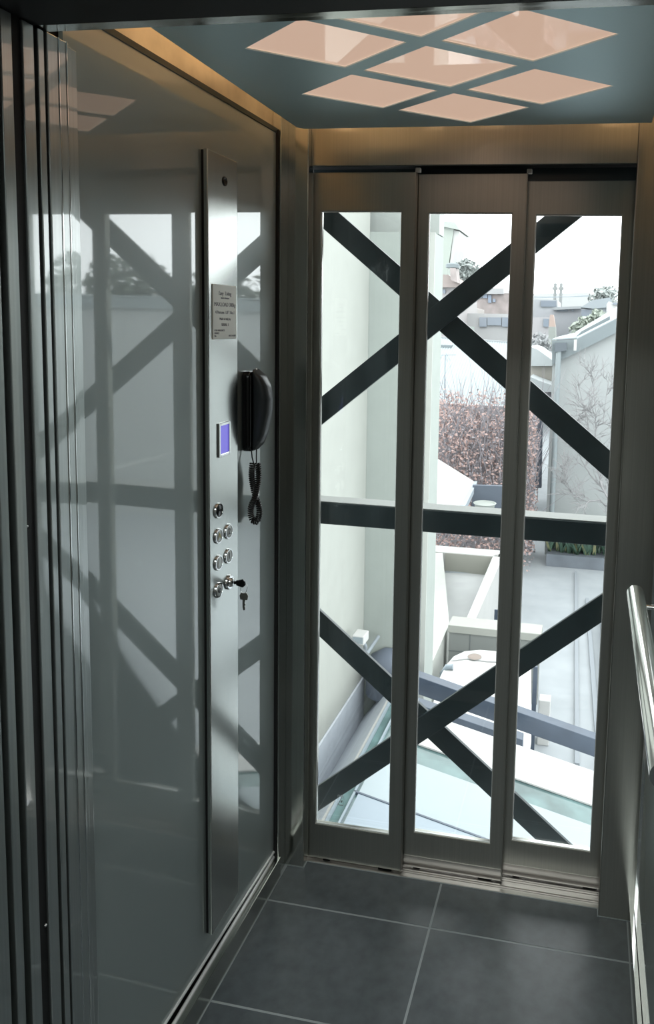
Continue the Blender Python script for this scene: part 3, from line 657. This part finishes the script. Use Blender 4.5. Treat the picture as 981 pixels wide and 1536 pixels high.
# russet hedge
hg=empty('russet_hedge',(-1.2,12.2,-3.2),'tall hedge of thin twigs and dry russet leaves','hedge')
tw=MB();lv=MB();Yh=12.2
def leafq(mb,p,s):
    a=Vector((random.gauss(0,1),random.gauss(0,1),random.gauss(0,1))).normalized(); b=a.orthogonal().normalized()
    mb.add([p-a*s,p-b*s*.6,p+a*s,p+b*s*.6],[(0,1,2,3)])
def hx(u): return at(1,Yh,645+u*160,700).x
for k in range(420):
    x=hx(random.random()); yy=Yh+random.uniform(-.5,.9); z=random.uniform(-2.6,-.35); L=random.uniform(.7,1.6)
    d=Vector((random.gauss(0,.28),random.gauss(0,.25),1)).normalized(); p=Vector((x,yy,z)); pts=[p]
    for i in range(5): p=p+d*L/5; d=(d+Vector((random.gauss(0,.15),random.gauss(0,.15),.05))).normalized(); pts.append(p)
    tw.tube(pts,[.009,.008,.007,.006,.004,.003],4,cap=False)
for k in range(11500):
    u=random.random(); x=hx(u); z=-3.1+3.35*random.random()**.85
    if z>-.05+.25*math.sin(u*9): 
        if random.random()<.75: continue
    yy=Yh+random.uniform(-.6,1.0); leafq(lv if random.random()<.72 else tw,Vector((x,yy,z)),random.uniform(.018,.042))
tw.build('twigs',LEAFG,hg); lv.build('dry_leaves',LEAFR,hg)
hm=MB().box((hx(0)-.5,Yh+1.05,-3.2),(hx(1)-.1,Yh+1.2,-.1)); hm.build('hedge_core',om('hedge_core_m',(.21,.195,.21),noise=9,var=.35),hg)
# blue grey screens, pot
o=slab([(709,728),(775,730),(775,775),(707,775)],9.9,.08,FENCE,'garden_screen'); tag(o,'low blue grey screen in front of the russet hedge','screen')
o=slab([(795,622),(814,612),(812,732),(790,732)],13.9,.15,FENCE,'blue_grey_panel'); tag(o,'upright blue grey panel beside the downpipe wall','screen')
c=at(1,9.6,727,759); o=MB().lathe([(.10,-.25),(.13,-.12),(.17,.03),(.19,.05),(.17,.055),(.15,.03)],c,(0,0,1),24).build('garden_bowl',om('pale_bowl',(.27,.29,.27)),smooth=True); tag(o,'shallow pale bowl planter in front of the low blue grey screen','bowl')
# white lean-to roof at the left
lr=empty('lean_to_roof',at(1,8.5,680,730),'white lean-to roof with a metal gutter beside the hedge','roof')
q=[at(1,10.4,640,678),at(1,10.4,711,722),at(1,8.0,680,775),at(1,8.0,600,775)]
MB().extr(q,(0,0,-.06)).build('roof_sheet',WHT,lr)
MB().extr([at(1,10.4,711,722),at(1,10.4,716,722),at(1,8.0,690,775),at(1,8.0,680,775)],(0,0,-.10)).build('gutter',om('gutter_pale',(.24,.27,.30)),lr)
MB().extr([at(1,9.3,650,743),at(1,9.3,661,748),at(1,9.3,661,750),at(1,9.3,650,745)],(0,.05,.02)).build('roof_batten',ZINC,lr)
# ------------------- distant neighbourhood
def thing1(o,lab,cat,gr=None): return tag(o,lab,cat,gr)
# corrugated roof
cr=empty('corrugated_roof',at(1,20,700,560),'wide pale blue corrugated steel roof above the hedge','roof')
m=MB(); a0=at(1,26,640,506);a1=at(1,26,800,517);b0=at(1,15.5,560,650);b1=at(1,15.5,800,640); N=90
top=[a0.lerp(a1,i/N)+Vector((0,0,.018 if i%2 else -.018)) for i in range(N+1)]; bt=[b0.lerp(b1,i/N)+Vector((0,0,.018 if i%2 else -.018)) for i in range(N+1)]
m.v=[tuple(v) for v in top+bt]; m.f=[(i,i+1,N+2+i,N+1+i) for i in range(N)]; m.build('roof_sheet',ROOFB,cr)
MB().extr([a0+Vector((0,0,.06)),a1+Vector((0,0,.06)),a1+Vector((0,0,-.3)),a0+Vector((0,0,-.3))],(0,.3,0)).build('ridge_cap',FARW,cr)
slab([(655,501),(700,503),(700,490),(655,488)],27,2,om('pale_green_wall',(.24,.27,.25)),'end_wall',cr)
o=slab([(653,517),(677,518),(676,527),(653,527)],24.5,.8,FASC,'roof_vent_box'); thing1(o,'small grey box vent on the corrugated roof by the house corner','vent')
c=at(1,14,655,536); o=MB().lathe([(.09,-.05),(.10,0),(.09,.05)],c,(0,1,0),24).build('satellite_dish',om('dish_grey',(.10,.12,.14)),smooth=True); MB().tube([c,(c.x-.03,c.y+.05,-3.2)],.02,6).build('mast',ZINC,o); thing1(o,'round grey dish at the house corner above the hedge','dish')
p=at(1,14.5,668,533); o=MB().tube([p+Vector((-.1,0,0)),p+Vector((.25,0,.02))],.008,6).tube([p+Vector((.05,0,-.15)),p+Vector((.02,0,.05)),p+Vector((.12,0,-.12))],.008,6).tube([p,(p.x,p.y+.02,-3.2)],.012,6).build('television_aerial',ZINC); thing1(o,'thin metal aerial beside the round dish','aerial')
# tower / tall chimney by the house
tw_=empty('rendered_tower',at(1,37,668,400),'tall pale green rendered chimney tower with a cap','tower')
slab([(654,338),(681,342),(666,440),(666,600),(654,600)],37,3,om('pale_green_render',(.285,.315,.285)),'shaft',tw_)
slab([(651,331),(682,333),(690,345),(655,338)],36.8,3.4,om('pale_cap',(.30,.32,.30)),'cap',tw_)
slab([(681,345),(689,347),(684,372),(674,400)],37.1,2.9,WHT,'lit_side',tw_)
# buildings: (poly, y, depth, mat, label, windows)
def bld(name,poly,y,d,m,lab,wins=(),roof=None,rm=None,wm=WIN,cat='building'):
    c=at(1,y,*poly[0]); e=empty(name,c,lab,cat)
    slab(poly,y,d,m,'wall',e)
    for w in wins:
        x0,y0_,x1,y1_=w; slab([(x0,y0_),(x1,y0_+.3),(x1,y1_+.3),(x0,y1_)],y-.12,.1,wm,'window',e)
    if roof: slab(roof,y-.3,d+.3,rm or REDT,'roof',e)
    return e
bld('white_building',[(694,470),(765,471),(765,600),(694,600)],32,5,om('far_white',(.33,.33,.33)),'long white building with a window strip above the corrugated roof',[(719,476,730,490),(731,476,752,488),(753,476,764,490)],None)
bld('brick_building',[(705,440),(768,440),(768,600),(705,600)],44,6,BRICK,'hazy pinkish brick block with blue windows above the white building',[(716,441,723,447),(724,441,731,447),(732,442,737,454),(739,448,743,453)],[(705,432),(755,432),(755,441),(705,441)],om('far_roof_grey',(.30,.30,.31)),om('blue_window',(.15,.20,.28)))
bld('red_roof_house',[(657,430),(690,430),(690,600),(657,600)],30,5,om('far_pink',(.28,.26,.26)),'small house with hazy red tiled roof beside the tower',[(664,434,668,440)],[(655,411),(672,412),(690,426),(684,431),(656,431)],REDT)
bld('low_gable_house',[(694,458),(715,463),(715,600),(694,600)],38,3,om('far_gable',(.30,.27,.25)),'low hazy gable roof at the left of the brick block')
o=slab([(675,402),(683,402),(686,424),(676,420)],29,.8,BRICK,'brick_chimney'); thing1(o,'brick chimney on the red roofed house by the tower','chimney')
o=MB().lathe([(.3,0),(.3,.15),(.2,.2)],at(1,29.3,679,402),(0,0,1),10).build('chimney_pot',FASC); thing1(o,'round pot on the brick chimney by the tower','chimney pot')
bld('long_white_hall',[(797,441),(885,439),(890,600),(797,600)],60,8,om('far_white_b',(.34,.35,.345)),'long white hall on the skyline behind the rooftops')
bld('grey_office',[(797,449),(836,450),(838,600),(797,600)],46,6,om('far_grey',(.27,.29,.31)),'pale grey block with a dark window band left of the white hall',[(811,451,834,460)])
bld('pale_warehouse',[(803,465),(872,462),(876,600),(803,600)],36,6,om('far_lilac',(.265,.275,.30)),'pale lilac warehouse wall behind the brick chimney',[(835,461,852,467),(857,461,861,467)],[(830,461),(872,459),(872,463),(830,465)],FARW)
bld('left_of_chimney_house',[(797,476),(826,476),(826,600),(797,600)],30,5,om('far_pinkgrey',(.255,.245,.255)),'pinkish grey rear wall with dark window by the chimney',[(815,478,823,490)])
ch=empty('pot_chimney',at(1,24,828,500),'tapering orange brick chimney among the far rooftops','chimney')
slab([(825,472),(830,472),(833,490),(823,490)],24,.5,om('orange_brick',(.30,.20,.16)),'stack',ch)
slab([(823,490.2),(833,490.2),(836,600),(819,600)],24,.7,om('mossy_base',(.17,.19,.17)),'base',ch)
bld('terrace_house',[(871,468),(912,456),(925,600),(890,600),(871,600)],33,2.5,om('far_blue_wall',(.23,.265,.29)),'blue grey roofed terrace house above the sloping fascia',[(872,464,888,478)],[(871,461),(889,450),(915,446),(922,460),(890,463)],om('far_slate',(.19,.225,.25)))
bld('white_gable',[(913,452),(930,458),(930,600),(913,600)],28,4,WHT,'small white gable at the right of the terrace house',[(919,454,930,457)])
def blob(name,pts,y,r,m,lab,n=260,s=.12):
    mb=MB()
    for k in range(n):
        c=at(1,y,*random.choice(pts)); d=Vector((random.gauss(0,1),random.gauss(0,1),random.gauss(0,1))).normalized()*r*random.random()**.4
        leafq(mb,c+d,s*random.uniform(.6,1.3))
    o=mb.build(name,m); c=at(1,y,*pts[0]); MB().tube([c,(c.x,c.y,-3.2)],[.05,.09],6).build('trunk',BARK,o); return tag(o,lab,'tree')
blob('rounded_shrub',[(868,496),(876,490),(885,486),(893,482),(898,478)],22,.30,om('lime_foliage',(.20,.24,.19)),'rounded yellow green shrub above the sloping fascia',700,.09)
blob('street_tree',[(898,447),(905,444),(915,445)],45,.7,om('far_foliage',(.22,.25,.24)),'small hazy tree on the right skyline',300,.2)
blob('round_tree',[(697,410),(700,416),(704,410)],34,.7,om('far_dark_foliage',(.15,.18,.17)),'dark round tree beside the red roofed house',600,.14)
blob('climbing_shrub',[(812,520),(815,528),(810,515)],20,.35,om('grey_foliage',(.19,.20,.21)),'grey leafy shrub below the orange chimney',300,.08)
for k,(x,y,zc,rr_,lab) in enumerate(((19.2,25,2.6,1.7,'broad dark tree mirrored at the left edge of the grey wall panel'),(15.6,26,2.3,1.5,'dark tree mirrored in the middle of the grey wall panel'),(12.0,25.5,2.6,1.6,'dark tree mirrored beside the telephone'))):
    mb=MB()
    for j in range(900):
        d=Vector((random.gauss(0,1),random.gauss(0,1),random.gauss(0,.8))).normalized()*rr_*random.random()**.35; leafq(mb,Vector((x,y,zc))+d,random.uniform(.15,.3))
    o=mb.build('tree_crown',om('dark_foliage%d'%k,(.06,.075,.06)));
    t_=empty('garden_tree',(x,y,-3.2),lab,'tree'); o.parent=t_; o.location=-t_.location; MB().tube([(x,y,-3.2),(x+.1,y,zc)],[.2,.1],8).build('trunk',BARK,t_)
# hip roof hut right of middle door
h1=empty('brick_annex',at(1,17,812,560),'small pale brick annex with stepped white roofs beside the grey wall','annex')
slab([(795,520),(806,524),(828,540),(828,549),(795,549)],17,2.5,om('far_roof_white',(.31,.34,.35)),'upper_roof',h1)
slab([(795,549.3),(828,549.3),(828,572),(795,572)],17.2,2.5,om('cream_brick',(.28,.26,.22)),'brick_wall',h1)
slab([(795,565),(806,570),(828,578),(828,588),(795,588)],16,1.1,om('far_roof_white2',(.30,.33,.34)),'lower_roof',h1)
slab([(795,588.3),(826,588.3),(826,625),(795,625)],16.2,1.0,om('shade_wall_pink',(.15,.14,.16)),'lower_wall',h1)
# poles and wires
for px,lab in ((833,'twin topped utility pole on the skyline nearer the middle door'),(842,'slim utility pole on the skyline beside the twin one'),(906,'utility pole at the right of the skyline')):
    p=at(1,55,px,425 if px<900 else 429); q=p.copy(); q.z=-3.2
    e=MB().tube([q,p],.12,6).box((p.x-.2,p.y-.1,p.z-.5),(p.x+.2,p.y+.1,p.z-.3)).build('utility_pole',om('pole_grey',(.19,.20,.20))); tag(e,lab,'pole','utility poles on the skyline')
for (a,b,y,lab) in (((640,433),(1000,436),50,'overhead wire crossing the skyline, the lower one'),((640,441),(1000,431),52,'overhead wire rising to the right across the skyline')):
    p=at(1,y,*a);q=at(1,y,*b); pts=[p.lerp(q,i/20)+Vector((0,0,-.5*(1-(2*i/20-1)**2))) for i in range(21)]
    e=MB().tube(pts,.018,5).build('overhead_wire',ZINC); tag(e,lab,'wire','overhead wires')
# ================================================================== LIGHT
w=bpy.data.worlds.new('world'); S.world=w; w.use_nodes=True; nt=w.node_tree; bg=nt.nodes['Background']
tc=nt.nodes.new('ShaderNodeTexCoord'); sx=nt.nodes.new('ShaderNodeSeparateXYZ'); cr_=nt.nodes.new('ShaderNodeValToRGB')
nt.links.new(tc.outputs['Generated'],sx.inputs[0]); nt.links.new(sx.outputs[2],cr_.inputs[0])
e=cr_.color_ramp.elements; e[0].position=0; e[0].color=(.86,.88,.90,1); e[1].position=.6; e[1].color=(.98,.99,1,1)
nt.links.new(cr_.outputs[0],bg.inputs[0]); bg.inputs[1].default_value=5.0
def area(name,loc,size,size_y,power,col,rot):
    l=bpy.data.lights.new(name,'AREA'); l.shape='RECTANGLE'; l.size=size; l.size_y=size_y; l.energy=power; l.color=col
    o=bpy.data.objects.new(name,l); COL.objects.link(o); o.location=loc; o.rotation_euler=rot; return o
WARM=(1,.60,.30)
# cove lamps lying on top of the dropped panel, aimed at the walls
UPR=(math.pi,0,0)
for y in (-.16,-.38,-.60,-.80): area('cove_lamp_left',(.035+.055,y,2.098),.03,.05,.21,WARM,UPR)
for y in (-.16,-.45,-.75): area('cove_lamp_right',(W-.09,y,2.098),.03,.05,.17,WARM,UPR)
for x in (.10,.36,.52,.84): area('cove_lamp_back',(x,-.095,2.098),.05,.03,.13,WARM,UPR)
area('landing_fill',(.5,-2.7,2.72),1.6,1.6,36,(.93,1,.97),(0,0,0))  # fill light added above the landing, out of view, to brighten the interior
for nm in ('cove_lamp_left','cove_lamp_right','cove_lamp_back','landing_fill'): pass
